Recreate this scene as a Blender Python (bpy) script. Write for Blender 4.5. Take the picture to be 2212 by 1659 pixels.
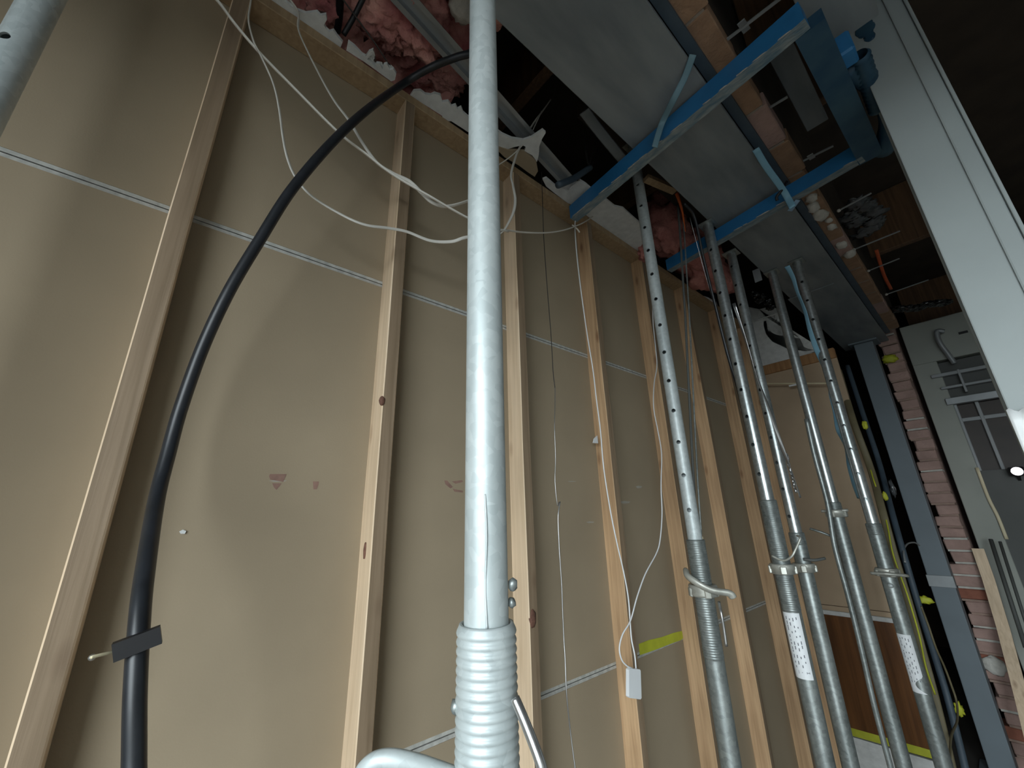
import bpy, bmesh, math, random
from mathutils import Vector, Matrix, noise
random.seed(7)
for o in list(bpy.data.objects): bpy.data.objects.remove(o, do_unlink=True)
scene = bpy.context.scene
COL = scene.collection

# ---------------------------------------------------------------- camera
IW, IH, F = 2212.0, 1659.0, 865.0
RX = Vector((0.64608055, -0.25529155, -0.71930949))   # world axes written in camera axes (right, down, forward)
RY = Vector((0.76279967, 0.18291043, 0.62022612))
RZ = Vector((-0.02676928, -0.94940508, 0.31291118))
EYE = Vector((1.055, 0.0, 1.72))                       # metres: x away from the stud wall, y along it, z up
cam_d = bpy.data.cameras.new('camera')
cam_d.sensor_fit = 'HORIZONTAL'; cam_d.sensor_width = 36.0; cam_d.lens = 36.0*F/IW
cam_d.clip_start = 0.02; cam_d.clip_end = 200
cam = bpy.data.objects.new('camera', cam_d); COL.objects.link(cam)
rgt = Vector((RX[0], RY[0], RZ[0])); up = -Vector((RX[1], RY[1], RZ[1])); fwd = Vector((RX[2], RY[2], RZ[2]))
M = Matrix((( rgt.x, up.x, -fwd.x, EYE.x), (rgt.y, up.y, -fwd.y, EYE.y), (rgt.z, up.z, -fwd.z, EYE.z), (0,0,0,1)))
cam.matrix_world = M
scene.camera = cam

# ---------------------------------------------------------------- world: overcast daylight that enters by the open shopfront behind the camera
world = bpy.data.worlds.new('overcast_sky'); scene.world = world; world.use_nodes = True
bgn = world.node_tree.nodes['Background']; bgn.inputs[0].default_value = (0.86, 0.96, 1.0, 1); bgn.inputs[1].default_value = 11.5
OPEN_X, OPEN_Y, OPEN_Z = (0.85, 3.25), -1.35, 2.70          # the opening
pl = bpy.data.lights.new('shopfront_daylight', 'AREA'); pl.shape = 'RECTANGLE'
pl.size = OPEN_X[1]-OPEN_X[0]; pl.size_y = OPEN_Z; pl.cycles.is_portal = True
po = bpy.data.objects.new('shopfront_daylight', pl); COL.objects.link(po)
po.location = ((OPEN_X[0]+OPEN_X[1])/2, OPEN_Y, OPEN_Z/2); po.rotation_euler = (math.pi/2, 0, 0)
vs = scene.view_settings
vs.view_transform = 'Standard'; vs.look = 'None'; vs.exposure = 0.0; vs.gamma = 1.0; vs.use_curve_mapping = False

# ---------------------------------------------------------------- helpers
def P(u, v, x=None, y=None, z=None, h=None):
    """world point seen at photo pixel (u, v) that lies in the plane x=, y= or z=, or at horizontal distance h"""
    c = Vector((u-IW/2, v-IH/2, F)); r = Vector((RX.dot(c), RY.dot(c), RZ.dot(c)))
    if x is not None: t = (x-EYE.x)/r.x
    elif y is not None: t = (y-EYE.y)/r.y
    elif z is not None: t = (z-EYE.z)/r.z
    else: t = h/math.hypot(r.x, r.y)
    return EYE + r*t

def tag(o, label=None, cat=None, group=None, kind=None):
    if label: o['label'] = label
    if cat: o['category'] = cat
    if group: o['group'] = group
    if kind: o['kind'] = kind
    return o
def thing(name, label, cat, loc=(0,0,0), group=None, rz=0):
    o = bpy.data.objects.new(name, None); COL.objects.link(o); o.empty_display_size = 0.05
    o.location = loc; o.rotation_euler = (0,0,rz)
    return tag(o, label, cat, group)
def obj(name, bm, mat, parent=None, smooth=False, world_coords=True):
    me = bpy.data.meshes.new(name)
    if isinstance(bm, bmesh.types.BMesh):
        bmesh.ops.recalc_face_normals(bm, faces=bm.faces); bm.to_mesh(me); bm.free()
    else: me = bm
    if mat is not None:
        for m in (mat if isinstance(mat, (list, tuple)) else [mat]): me.materials.append(m)
    if smooth:
        for p in me.polygons: p.use_smooth = True
    o = bpy.data.objects.new(name, me); COL.objects.link(o)
    if parent is not None:
        o.parent = parent
        if world_coords:
            L = parent.location if not parent.parent else Vector((0, 0, 0))   # parts are modelled in world coordinates
            o.matrix_parent_inverse = Matrix.Translation(-L) if parent.rotation_euler.z == 0 else (Matrix.Translation(L) @ Matrix.Rotation(parent.rotation_euler.z, 4, 'Z')).inverted()
    return o
def box_bm(a, b, bm=None, bevel=0.0, seg=1):
    own = bm is None
    if own: bm = bmesh.new()
    c = [(a[i]+b[i])/2 for i in range(3)]; s = [abs(b[i]-a[i]) for i in range(3)]
    r = bmesh.ops.create_cube(bm, size=1.0, matrix=Matrix.Translation(c) @ Matrix.Diagonal((s[0],s[1],s[2],1)))
    if bevel > 0:
        es = set(e for v in r['verts'] for e in v.link_edges)
        bmesh.ops.bevel(bm, geom=list(es), offset=bevel, segments=seg, profile=0.6, affect='EDGES')
    return bm
def box(name, a, b, mat, parent=None, bevel=0.0, seg=1):
    return obj(name, box_bm(a, b, None, bevel, seg), mat, parent)
def crom(pts, n=8):
    pts = [Vector(p) for p in pts]
    if len(pts) < 3: return pts
    q = [pts[0]*2-pts[1]] + pts + [pts[-1]*2-pts[-2]]
    out = []
    for i in range(1, len(q)-2):
        p0,p1,p2,p3 = q[i-1],q[i],q[i+1],q[i+2]
        for k in range(n):
            t = k/n
            out.append(0.5*((2*p1)+(p2-p0)*t+(2*p0-5*p1+4*p2-p3)*t*t+(3*p1-p0-3*p2+p3)*t**3))
    out.append(pts[-1]); return out
def sweep_bm(pts, prof, bm=None, twist=None, scale=None, cap=True):
    """sweep a closed 2-D profile along a polyline with parallel transport"""
    if bm is None: bm = bmesh.new()
    pts = [Vector(p) for p in pts]
    n = len(pts); tang = []
    for i in range(n):
        t = pts[min(i+1,n-1)]-pts[max(i-1,0)]
        tang.append(t.normalized() if t.length > 1e-9 else Vector((0,0,1)))
    ref = Vector((1,0,0)) if abs(tang[0].x) < 0.8 else Vector((0,1,0))
    nrm = (ref - tang[0]*ref.dot(tang[0])).normalized(); rings = []
    for i in range(n):
        nrm = (nrm - tang[i]*nrm.dot(tang[i])).normalized(); bn = tang[i].cross(nrm)
        a = twist(i/(n-1)) if twist else 0.0; s = scale(i/(n-1)) if scale else 1.0
        ca, sa = math.cos(a), math.sin(a)
        rings.append([bm.verts.new(pts[i] + nrm*((x*ca-y*sa)*s) + bn*((x*sa+y*ca)*s)) for x, y in prof])
    m = len(prof)
    for i in range(n-1):
        for k in range(m):
            bm.faces.new((rings[i][k], rings[i][(k+1)%m], rings[i+1][(k+1)%m], rings[i+1][k]))
    if cap:
        bm.faces.new(list(reversed(rings[0]))); bm.faces.new(rings[-1])
    return bm
def circ(r, n=10, ry=None):
    return [(r*math.cos(2*math.pi*k/n), (ry or r)*math.sin(2*math.pi*k/n)) for k in range(n)]
def rect(w, h):
    return [(-w/2,-h/2),(w/2,-h/2),(w/2,h/2),(-w/2,h/2)]
def cable(name, pts, r, mat, parent=None, n=8, ry=None, twist=None, seg=10):
    return obj(name, sweep_bm(crom(pts, n), circ(r, seg, ry), None, twist), mat, parent, smooth=True)
def bar(name, a, b, prof, mat, parent=None, smooth=False):
    return obj(name, sweep_bm([a, b], prof), mat, parent, smooth)
def lathe_bm(prof, n=32, bm=None, center=(0,0,0), close=False):
    """prof: (radius, z) list"""
    if bm is None: bm = bmesh.new()
    rings = []
    for r, z in prof:
        rings.append([bm.verts.new((center[0]+r*math.cos(2*math.pi*k/n), center[1]+r*math.sin(2*math.pi*k/n), center[2]+z)) for k in range(n)])
    L = len(prof)
    for i in range(L if close else L-1):
        a, b = rings[i], rings[(i+1) % L]
        for k in range(n): bm.faces.new((a[k], a[(k+1)%n], b[(k+1)%n], b[k]))
    return bm
def prism_bm(poly, ext, bm=None):
    """poly: list of 3-D points of a flat outline, ext: extrusion vector"""
    if bm is None: bm = bmesh.new()
    ext = Vector(ext)
    a = [bm.verts.new(Vector(p)) for p in poly]; b = [bm.verts.new(Vector(p)+ext) for p in poly]
    n = len(a)
    bm.faces.new(a); bm.faces.new(list(reversed(b)))
    for i in range(n): bm.faces.new((a[i], b[i], b[(i+1)%n], a[(i+1)%n]))
    bmesh.ops.triangulate(bm, faces=[f for f in bm.faces if len(f.verts) > 4])
    return bm
def blob_bm(c, r, seed=0, amp=0.35, freq=3.0, sub=3, squash=(1,1,1), bm=None):
    own = bm is None
    if own: bm = bmesh.new()
    g = bmesh.ops.create_icosphere(bm, subdivisions=sub, radius=1.0)
    for v in g['verts']:
        d = v.co.normalized()
        k = 1 + amp*noise.fractal(d*freq + Vector((seed*3.1, seed*1.7, seed)), 0.8, 2.1, 4)
        v.co = Vector((c[0]+d.x*r*k*squash[0], c[1]+d.y*r*k*squash[1], c[2]+d.z*r*k*squash[2]))
    return bm

# ---------------------------------------------------------------- materials
def new_mat(name):
    m = bpy.data.materials.new(name); m.use_nodes = True
    nt = m.node_tree; b = nt.nodes['Principled BSDF']
    return m, nt, b
def mat(name, col, rough=0.6, metal=0.0, var=0.12, scale=12.0, bump=0.0, bscale=60.0, stretch=(1,1,1), col2=None, detail=5.0, spec=None, lo=0.3, hi=0.7):
    m, nt, b = new_mat(name); N = nt.nodes; L = nt.links
    tc = N.new('ShaderNodeTexCoord'); mp = N.new('ShaderNodeMapping'); mp.inputs['Scale'].default_value = stretch
    L.new(tc.outputs['Object'], mp.inputs['Vector'])
    nz = N.new('ShaderNodeTexNoise'); nz.inputs['Scale'].default_value = scale; nz.inputs['Detail'].default_value = detail
    L.new(mp.outputs[0], nz.inputs['Vector'])
    rp = N.new('ShaderNodeValToRGB'); rp.color_ramp.elements[0].position = lo; rp.color_ramp.elements[1].position = hi
    c2 = col2 if col2 else tuple(min(1, c*(1+var)) for c in col)
    c1 = col if col2 else tuple(c*(1-var) for c in col)
    rp.color_ramp.elements[0].color = (*c1, 1); rp.color_ramp.elements[1].color = (*c2, 1)
    L.new(nz.outputs[0], rp.inputs[0]); L.new(rp.outputs[0], b.inputs['Base Color'])
    b.inputs['Roughness'].default_value = rough; b.inputs['Metallic'].default_value = metal
    if spec is not None: b.inputs['Specular IOR Level'].default_value = spec
    if bump > 0:
        n2 = N.new('ShaderNodeTexNoise'); n2.inputs['Scale'].default_value = bscale; n2.inputs['Detail'].default_value = 4
        L.new(mp.outputs[0], n2.inputs['Vector'])
        bp = N.new('ShaderNodeBump'); bp.inputs['Strength'].default_value = bump; bp.inputs['Distance'].default_value = 0.01
        L.new(n2.outputs[0], bp.inputs['Height']); L.new(bp.outputs[0], b.inputs['Normal'])
    return m
def wood(name, base, dark, scale=1.0, rough=0.65, knots=0.5):
    m, nt, b = new_mat(name); N = nt.nodes; L = nt.links
    tc = N.new('ShaderNodeTexCoord'); mp = N.new('ShaderNodeMapping'); mp.inputs['Scale'].default_value = (38*scale, 38*scale, 1.6*scale)
    L.new(tc.outputs['Object'], mp.inputs['Vector'])
    n1 = N.new('ShaderNodeTexNoise'); n1.inputs['Scale'].default_value = 1.6; n1.inputs['Detail'].default_value = 6; n1.inputs['Distortion'].default_value = 0.6
    L.new(mp.outputs[0], n1.inputs['Vector'])
    r1 = N.new('ShaderNodeValToRGB'); r1.color_ramp.elements[0].position = .32; r1.color_ramp.elements[1].position = .68
    r1.color_ramp.elements[0].color = (*dark, 1); r1.color_ramp.elements[1].color = (*base, 1); L.new(n1.outputs[0], r1.inputs[0])
    n2 = N.new('ShaderNodeTexNoise'); n2.inputs['Scale'].default_value = 2.2; n2.inputs['Detail'].default_value = 3; L.new(tc.outputs['Object'], n2.inputs['Vector'])
    mx = N.new('ShaderNodeMixRGB'); mx.blend_type = 'MULTIPLY'; mx.inputs[0].default_value = .45
    L.new(r1.outputs[0], mx.inputs[1]); L.new(n2.outputs[0], mx.inputs[2])
    hs = N.new('ShaderNodeHueSaturation'); hs.inputs['Value'].default_value = 1.28; L.new(mx.outputs[0], hs.inputs['Color'])
    out = hs.outputs[0]
    if knots > 0:
        mk = N.new('ShaderNodeMapping'); mk.inputs['Scale'].default_value = (11, 11, 4.2); L.new(tc.outputs['Object'], mk.inputs['Vector'])
        vo = N.new('ShaderNodeTexVoronoi'); vo.inputs['Scale'].default_value = 1.0; L.new(mk.outputs[0], vo.inputs['Vector'])
        rk = N.new('ShaderNodeValToRGB'); rk.color_ramp.elements[0].position = .06; rk.color_ramp.elements[1].position = .17
        rk.color_ramp.elements[0].color = (.30, .16, .10, 1); rk.color_ramp.elements[1].color = (1, 1, 1, 1); L.new(vo.outputs['Distance'], rk.inputs[0])
        mm = N.new('ShaderNodeMixRGB'); mm.blend_type = 'MULTIPLY'; mm.inputs[0].default_value = knots
        L.new(out, mm.inputs[1]); L.new(rk.outputs[0], mm.inputs[2]); out = mm.outputs[0]
    L.new(out, b.inputs['Base Color'])
    b.inputs['Roughness'].default_value = rough
    bp = N.new('ShaderNodeBump'); bp.inputs['Strength'].default_value = .25; bp.inputs['Distance'].default_value = .004
    L.new(n1.outputs[0], bp.inputs['Height']); L.new(bp.outputs[0], b.inputs['Normal'])
    return m
def galv(name, a, c, rough=0.42, metal=0.55, sc=90.0):
    m, nt, b = new_mat(name); N = nt.nodes; L = nt.links
    tc = N.new('ShaderNodeTexCoord')
    vo = N.new('ShaderNodeTexVoronoi'); vo.inputs['Scale'].default_value = sc; L.new(tc.outputs['Object'], vo.inputs['Vector'])
    mp = N.new('ShaderNodeMapping'); mp.inputs['Scale'].default_value = (14, 14, 2.5); L.new(tc.outputs['Object'], mp.inputs['Vector'])
    nz = N.new('ShaderNodeTexNoise'); nz.inputs['Scale'].default_value = 2.0; nz.inputs['Detail'].default_value = 7; L.new(mp.outputs[0], nz.inputs['Vector'])
    sep = N.new('ShaderNodeSeparateColor'); L.new(vo.outputs['Color'], sep.inputs[0])
    ad = N.new('ShaderNodeMath'); ad.operation = 'MULTIPLY_ADD'; ad.inputs[1].default_value = .22; L.new(sep.outputs[0], ad.inputs[0]); L.new(nz.outputs[0], ad.inputs[2])
    rp = N.new('ShaderNodeValToRGB'); rp.color_ramp.elements[0].position = .3; rp.color_ramp.elements[1].position = .85
    rp.color_ramp.elements[0].color = (*a, 1); rp.color_ramp.elements[1].color = (*c, 1); L.new(ad.outputs[0], rp.inputs[0])
    L.new(rp.outputs[0], b.inputs['Base Color'])
    b.inputs['Metallic'].default_value = metal; b.inputs['Roughness'].default_value = rough
    bp = N.new('ShaderNodeBump'); bp.inputs['Strength'].default_value = .12; bp.inputs['Distance'].default_value = .003
    L.new(nz.outputs[0], bp.inputs['Height']); L.new(bp.outputs[0], b.inputs['Normal'])
    return m

M_PAPER = mat('brown_board_paper', (.318, .252, .170), .85, var=.07, scale=3.0, bump=.05, bscale=250)
M_PAPER_END = mat('brown_board_paper_warm', (.46, .345, .235), .85, var=.1, scale=3.0, bump=.05, bscale=200)
M_GYP = mat('gypsum_edge', (.43, .425, .395), .9, var=.2, scale=60)
M_PLASTER = mat('white_plaster', (.66, .67, .66), .85, var=.1, scale=30, bump=.3, bscale=90)
M_PINE = wood('pine_stud', (.80, .62, .44), (.64, .475, .315))
M_PINE_FAR = wood('falloff_pine_stud', (.62, .41, .235), (.42, .26, .14), knots=.8)  # deeper studs: light falloff along the wall is put into this colour
M_PINE_F = wood('brown_stud_face', (.300, .215, .140), (.215, .150, .092), knots=.4)
M_PINE_D = wood('plate_pine', (.40, .28, .16), (.30, .20, .11), knots=.2)
M_DARKWOOD = wood('old_joist_timber', (.16, .085, .040), (.085, .045, .022), knots=.15)
M_DOOR = wood('varnished_door_timber', (.185, .075, .022), (.085, .032, .009), scale=.55, rough=.35, knots=0)
M_ORANGE_T = wood('orange_nogging_timber', (.42, .23, .10), (.30, .15, .06), knots=.2)
M_GALV = galv('galvanised_tube', (.40, .45, .455), (.62, .67, .67), .5, .3)
M_GALV_D = galv('worn_galvanised_tube', (.30, .33, .33), (.62, .66, .66), .33, .78)
M_GALV_O = galv('dull_galvanised_tube', (.15, .17, .165), (.36, .39, .38), .42, .6)
M_GALV_S = galv('shiny_galvanised_tube', (.34, .38, .385), (.60, .66, .66), .28, .75)
M_CAST = galv('cast_steel', (.36, .36, .32), (.62, .62, .56), .45, .5, 40)
M_DARKHOLE = mat('dark_steel_inside', (.02, .02, .022), .7, var=.1)
M_BLUEPAINT = mat('blue_paint', (.026, .175, .40), .42, var=.12, scale=9, bump=.08, bscale=40)
M_BLUEWORN = mat('worn_blue_underside', (.10, .17, .22), .6, col2=(.30, .33, .32), scale=22, stretch=(1, 3, 1), bump=.3, bscale=60)
M_BLUEDARK = mat('dusty_blue_paint', (.015, .060, .115), .5, col2=(.045, .105, .150), scale=12)
M_CHIP = mat('chipped_edge', (.42, .40, .36), .7, var=.3, scale=60)
M_BEAM = mat('grey_primer', (.150, .170, .185), .55, col2=(.275, .295, .30), scale=3.2, stretch=(3, .7, 3), bump=.06, bscale=50, detail=7)
M_POST = mat('blue_grey_primer', (.165, .200, .225), .55, var=.06, scale=5)
M_COLUMN = mat('pale_grey_primer', (.36, .40, .40), .5, var=.06, scale=4, bump=.04, bscale=30)
M_FILM = mat('white_film', (.80, .82, .82), .35, var=.05, scale=20)
M_BLACK = mat('black_cable_sheath', (.016, .018, .022), .38, var=.25, scale=30)
M_BLACKP = mat('black_plastic', (.010, .010, .012), .45, var=.2)
M_WHITEC = mat('white_cable_sheath', (.72, .69, .63), .45, var=.06)
M_WHITEP = mat('white_plastic', (.82, .84, .86), .4, var=.03)
M_WIRE = mat('bare_wire', (.50, .50, .50), .3, .9, var=.1)
M_DWIRE = mat('dark_wire', (.05, .045, .04), .5, .3, var=.2)
M_PINK = mat('pink_glasswool', (.42, .135, .135), .95, col2=(.80, .42, .35), scale=7, bump=1.0, bscale=45, lo=.35, hi=.65)
M_PINK2 = mat('pink_glasswool_dark', (.40, .14, .125), .95, col2=(.66, .29, .24), scale=9, bump=1.0, bscale=45)
M_FURR = mat('furring_channel_zinc', (.34, .36, .37), .4, .5, var=.12, scale=8, stretch=(1, 1, 6))
M_BRICK = mat('tan_brick', (.34, .205, .125), .9, var=.2, scale=14, bump=.4, bscale=70)
M_BRICKP = mat('pink_brick', (.43, .285, .245), .92, var=.18, scale=9, bump=.5, bscale=60)
M_BRICKM = mat('pink_mortar', (.37, .26, .21), .95, var=.15, scale=25, bump=.6, bscale=50)
M_BRICKR = mat('red_brick', (.30, .115, .075), .92, var=.2, scale=12, bump=.5, bscale=60)
M_MORTAR = mat('mortar', (.58, .56, .51), .95, var=.15, scale=25, bump=.6, bscale=50)
M_MORTARD = mat('old_mortar', (.33, .27, .22), .95, var=.15, scale=25, bump=.6, bscale=50)
M_GREYWALL = mat('grey_green_paint', (.36, .38, .34), .6, var=.08, scale=3)
M_DGREY = mat('dark_grey_panel', (.085, .09, .085), .6, var=.1, scale=3)
M_STEELG = mat('pale_steel', (.32, .34, .35), .45, .3, var=.1)
M_WINWHITE = mat('window_white', (.34, .36, .37), .5, var=.06)
M_BRICKDK = mat('dark_brown_brick', (.10, .06, .04), .9, var=.25, scale=10, bump=.4)
M_YELLOW = mat('yellow_tape', (.48, .50, .035), .6, var=.15, scale=14)
M_LBLUE = mat('light_blue_strap', (.22, .43, .56), .5, var=.08)
M_TEALS = mat('grey_blue_strap', (.16, .28, .34), .55, var=.1)
M_ORANGE = mat('orange_plastic', (.80, .16, .04), .5, var=.1)
M_OLIVE = mat('olive_sheath', (.16, .135, .075), .6, var=.15)
M_SLATE = mat('slate_blue_sheath', (.055, .080, .105), .55, var=.15)
M_CREAM = mat('pale_cream', (.70, .62, .42), .5, var=.05)
M_INK = mat('grey_ink', (.12, .13, .15), .7, var=.1)
M_REDINK = mat('faded_red_stamp', (.255, .150, .118), .9, var=.12, scale=60)
M_FLOOR = mat('concrete_floor', (.10, .092, .082), .85, var=.15, scale=4)
M_PAINTW = mat('painted_wall', (.38, .365, .335), .8, var=.08, scale=3)
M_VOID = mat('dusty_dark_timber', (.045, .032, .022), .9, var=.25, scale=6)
M_GROUND = mat('asphalt', (.03, .03, .03), .9, var=.2, scale=3)
M_CLEAR = mat('grey_polythene', (.07, .075, .08), .25, var=.3, scale=30)

# ---------------------------------------------------------------- setting: room shell
XR, YF = 3.5, 8.0
def struct(o): o['kind'] = 'structure'; return o
struct(box('floor', (-.4, OPEN_Y-.2, -.12), (XR, YF, 0), M_FLOOR))
struct(box('ground_outside', (-14, -26, -.14), (18, OPEN_Y-.2, -.02), M_GROUND))
# floorboards of the storey above, dark
bm = bmesh.new()
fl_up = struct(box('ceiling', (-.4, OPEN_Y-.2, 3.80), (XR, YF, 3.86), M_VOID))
bk = bmesh.new()
box_bm((-.4, OPEN_Y-.2, 0), (OPEN_X[0], OPEN_Y, 3.80), bk); box_bm((OPEN_X[1], OPEN_Y-.2, 0), (XR, OPEN_Y, 3.80), bk)
box_bm((OPEN_X[0], OPEN_Y-.2, OPEN_Z), (OPEN_X[1], OPEN_Y, 3.80), bk)
struct(obj('wall_back', bk, M_PAINTW))
struct(box('wall_right', (XR-.1, OPEN_Y, 0), (XR, YF, 3.80), M_PAINTW))  # unseen wall, set near and pale to bounce fill onto the studs
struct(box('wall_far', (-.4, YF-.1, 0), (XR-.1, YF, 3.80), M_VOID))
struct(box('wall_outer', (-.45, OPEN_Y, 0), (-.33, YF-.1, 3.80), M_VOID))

# ---------------------------------------------------------------- stud wall
WALL_Y0, WALL_Y1 = OPEN_Y+.01, 3.38
wall = bpy.data.objects.new('wall_left', None); COL.objects.link(wall); wall['kind'] = 'structure'
wall['label'] = 'timber stud wall with brown paper-backed board behind the studs'
def board(z0, z1):
    bm = bmesh.new(); g = .0014; e = .0088
    def quad(zz0, zz1, x0, x1, mi):
        n0 = len(bm.faces); box_bm((x0, WALL_Y0, zz0), (x1, WALL_Y1, zz1), bm)
        bm.faces.ensure_lookup_table()
        for f in bm.faces[n0:]: f.material_index = mi
    quad(z0+g+e, z1-g-e, -.012, 0, 0)                 # paper face
    quad(z0+g, z0+g+e, -.012, -.0012, 1); quad(z1-g-e, z1-g, -.012, -.0012, 1)   # bare gypsum along the tapered edge
    return obj('plasterboard_sheet', bm, [M_PAPER, M_GYP], wall)
board(0.0, 1.2); board(1.2, 2.4); board(2.4, 3.137)
STUDS = [-.095, .400, .889, 1.368, 1.850, 2.335, 2.825, 3.30]
def stud_mesh(seed, L):
    rnd = random.Random(seed); bm = bmesh.new()
    n = 16; w, d = .037, .070; rings = []
    for i in range(n+1):
        z = L*i/n; jx, jy = rnd.uniform(-.0008, .0008), rnd.uniform(-.0008, .0008); c = .0025
        pr = [(0, 0), (d-c, 0), (d, c), (d, w-c), (d-c, w), (0, w)]
        rings.append([bm.verts.new((x+(jx if x > .02 else 0), y+jy, z)) for x, y in pr])
    for i in range(n):
        for k in range(6):
            f = bm.faces.new((rings[i][k], rings[i][(k+1)%6], rings[i+1][(k+1)%6], rings[i+1][k]))
            if k == 2: f.material_index = 1                      # the front face gets the darker, browner pine
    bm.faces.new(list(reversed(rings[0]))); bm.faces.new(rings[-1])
    me = bpy.data.meshes.new('stud'); bmesh.ops.recalc_face_normals(bm, faces=bm.faces); bm.to_mesh(me); bm.free(); me.materials.append(M_PINE if seed < 3 else M_PINE_FAR); me.materials.append(M_PINE_F)
    return me
for i, y in enumerate(STUDS):
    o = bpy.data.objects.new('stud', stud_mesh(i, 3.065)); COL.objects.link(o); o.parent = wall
    o.location = (0, y, .0365)
box('top_plate', (0, WALL_Y0, 3.1015), (.070, WALL_Y1, 3.137), M_PINE_D, wall, .002)
box('bottom_plate', (0, WALL_Y0, 0), (.070, WALL_Y1, .0365), M_PINE, wall, .002)
# knots that stand out on the studs
def knot(c, ry, rz, name='knot'):
    return obj(name, blob_bm((c.x, c.y, c.z), 1.0, random.random()*9, .25, 2.0, 2, (.006, ry, rz)), M_KNOT, wall, True)
M_KNOT = mat('knot_bark', (.16, .075, .050), .8, var=.35, scale=60, bump=.5, bscale=90)
c = P(1150, 1336, x=.069); knot(c, .014, .026)
c = P(825, 866, x=.069); knot(c, .008, .013); c = P(778, 1190, x=.030); knot(Vector((.035, .3995, c.z)), .004, .018)
# faded red stamp on the board (illegible remains of printed characters)
def wall_patch(name, pix, m, parent=None, t=.0012, x=.0):
    return obj(name, prism_bm([P(u, v, x=x) for u, v in pix], (t, 0, 0)), m, parent)
for pix in ([(581,1029),(583,1024),(619,1024),(616,1030),(612,1041),(584,1036)], [(588,1044),(608,1044),(604,1050),(597,1058),(592,1053)],
            [(676,1040),(689,1040),(688,1046),(684,1057),(677,1057)], [(960,1038),(966,1038),(978,1052),(973,1055),(962,1046)],
            [(976,1040),(998,1037),(1000,1041),(984,1045)], [(978,1056),(1000,1060),(1000,1064),(982,1062)]):
    wall_patch('stamp_mark', pix, M_REDINK, wall, .0006)
# chalky scuffs
for (u, v, a, b) in ((600,1039,20,2), (1380,1052,7,3), (1350,1085,12,3), (1235,1040,10,1), (1275,1128,9,2), (1650,1585,5,9), (1635,1540,3,6)):
    wall_patch('chalk_scuff', [(u-a,v-b*.3),(u-a*.2,v-b),(u+a,v-b*.5),(u+a*.7,v+b*.6),(u-a*.4,v+b)], mat('chalk%d'%u, (.36,.33,.28), .95), wall, .0005)
# bright yellow tape strip on the board
o = wall_patch('tape_strip', [(1380,1391),(1400,1383),(1430,1376),(1455,1367),(1472,1363),(1475,1366),(1476,1378),(1470,1383),(1450,1390),(1425,1400),(1400,1409),(1382,1415)], M_YELLOW, None, .001)
tag(o, 'bright yellow tape strip stuck on the brown board between two studs', 'tape')
tag(wall_patch('plaster_crumb', [(387,1148),(395,1144),(402,1147),(399,1153),(390,1153)], M_PLASTER, None, .004), 'small white plaster crumb stuck on the brown board by the first stud bay', 'crumb')
o = obj('paper_scrap', prism_bm([P(u, v, x=.035) for u, v in ((1280,957),(1282,948),(1289,941),(1291,958))], (.003, 0, 0)), M_WHITEP)
tag(o, 'small white paper scrap stuck to the side of a stud', 'paper')
o.location.y = 0

# ---------------------------------------------------------------- end wall of the bay
YE = 3.40
endw = bpy.data.objects.new('wall_end', None); COL.objects.link(endw); endw['kind'] = 'structure'; endw['label'] = 'short end wall of brown board over a dark timber door panel'
box('board_panel', (0, YE, 1.125), (.560, YE+.02, 2.70), M_PAPER_END, endw)
box('board_strip', (0, YE-.004, 1.095), (.540, YE+.02, 1.122), M_PAPER_END, endw)
box('batten', (0, YE-.012, 1.068), (.520, YE+.02, 1.094), M_PLASTER, endw, .003)
box('door_panel', (0, YE, .462), (.520, YE+.03, 1.066), M_DOOR, endw)
box('lower_panel', (0, YE, 0), (.520, YE+.02, .42), M_PLASTER, endw)
obj('tape_line', prism_bm([(.0, YE-.002, .425), (.52, YE-.002, .432), (.52, YE-.002, .470), (.0, YE-.002, .465)], (0, .004, 0)), M_YELLOW, endw)
box('nogging', (0, YE-.020, 2.700), (.560, YE+.02, 2.772), M_ORANGE_T, endw, .002)
hole = [(1604,668),(1612,662),(1640,668),(1662,662),(1684,668),(1682,676),(1668,684),(1678,690),(1676,698),(1668,700),(1660,692),(1650,694),(1649,703),(1655,722),(1668,738),(1690,748),(1700,753),(1722,746),(1735,756),(1755,762),(1775,760),(1795,766),(1800,772),(1640,806),(1600,815)]
obj('white_upper_board', prism_bm([P(u, v, y=YE-.01) for u, v in hole], (0, .02, 0)), M_PLASTER, endw)
box('folded_flange', tuple(P(1628, 694, y=YE-.03)), tuple(P(1682, 676, y=YE-.015)), M_PLASTER, endw, .003)
o = obj('rail_rod', sweep_bm([P(1600, 829, y=YE-.09), P(1800, 828, y=YE-.09)], circ(.0055, 8)), M_CREAM, None, True)
tag(o, 'thin bright metal rod crossing the brown end wall behind the props', 'rod')
o = box('white_clip', tuple(P(1706, 836, y=YE-.086)), tuple(P(1724, 828, y=YE-.10)), M_WHITEP)
tag(o, 'small white clip on the thin bright rod', 'clip')

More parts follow.
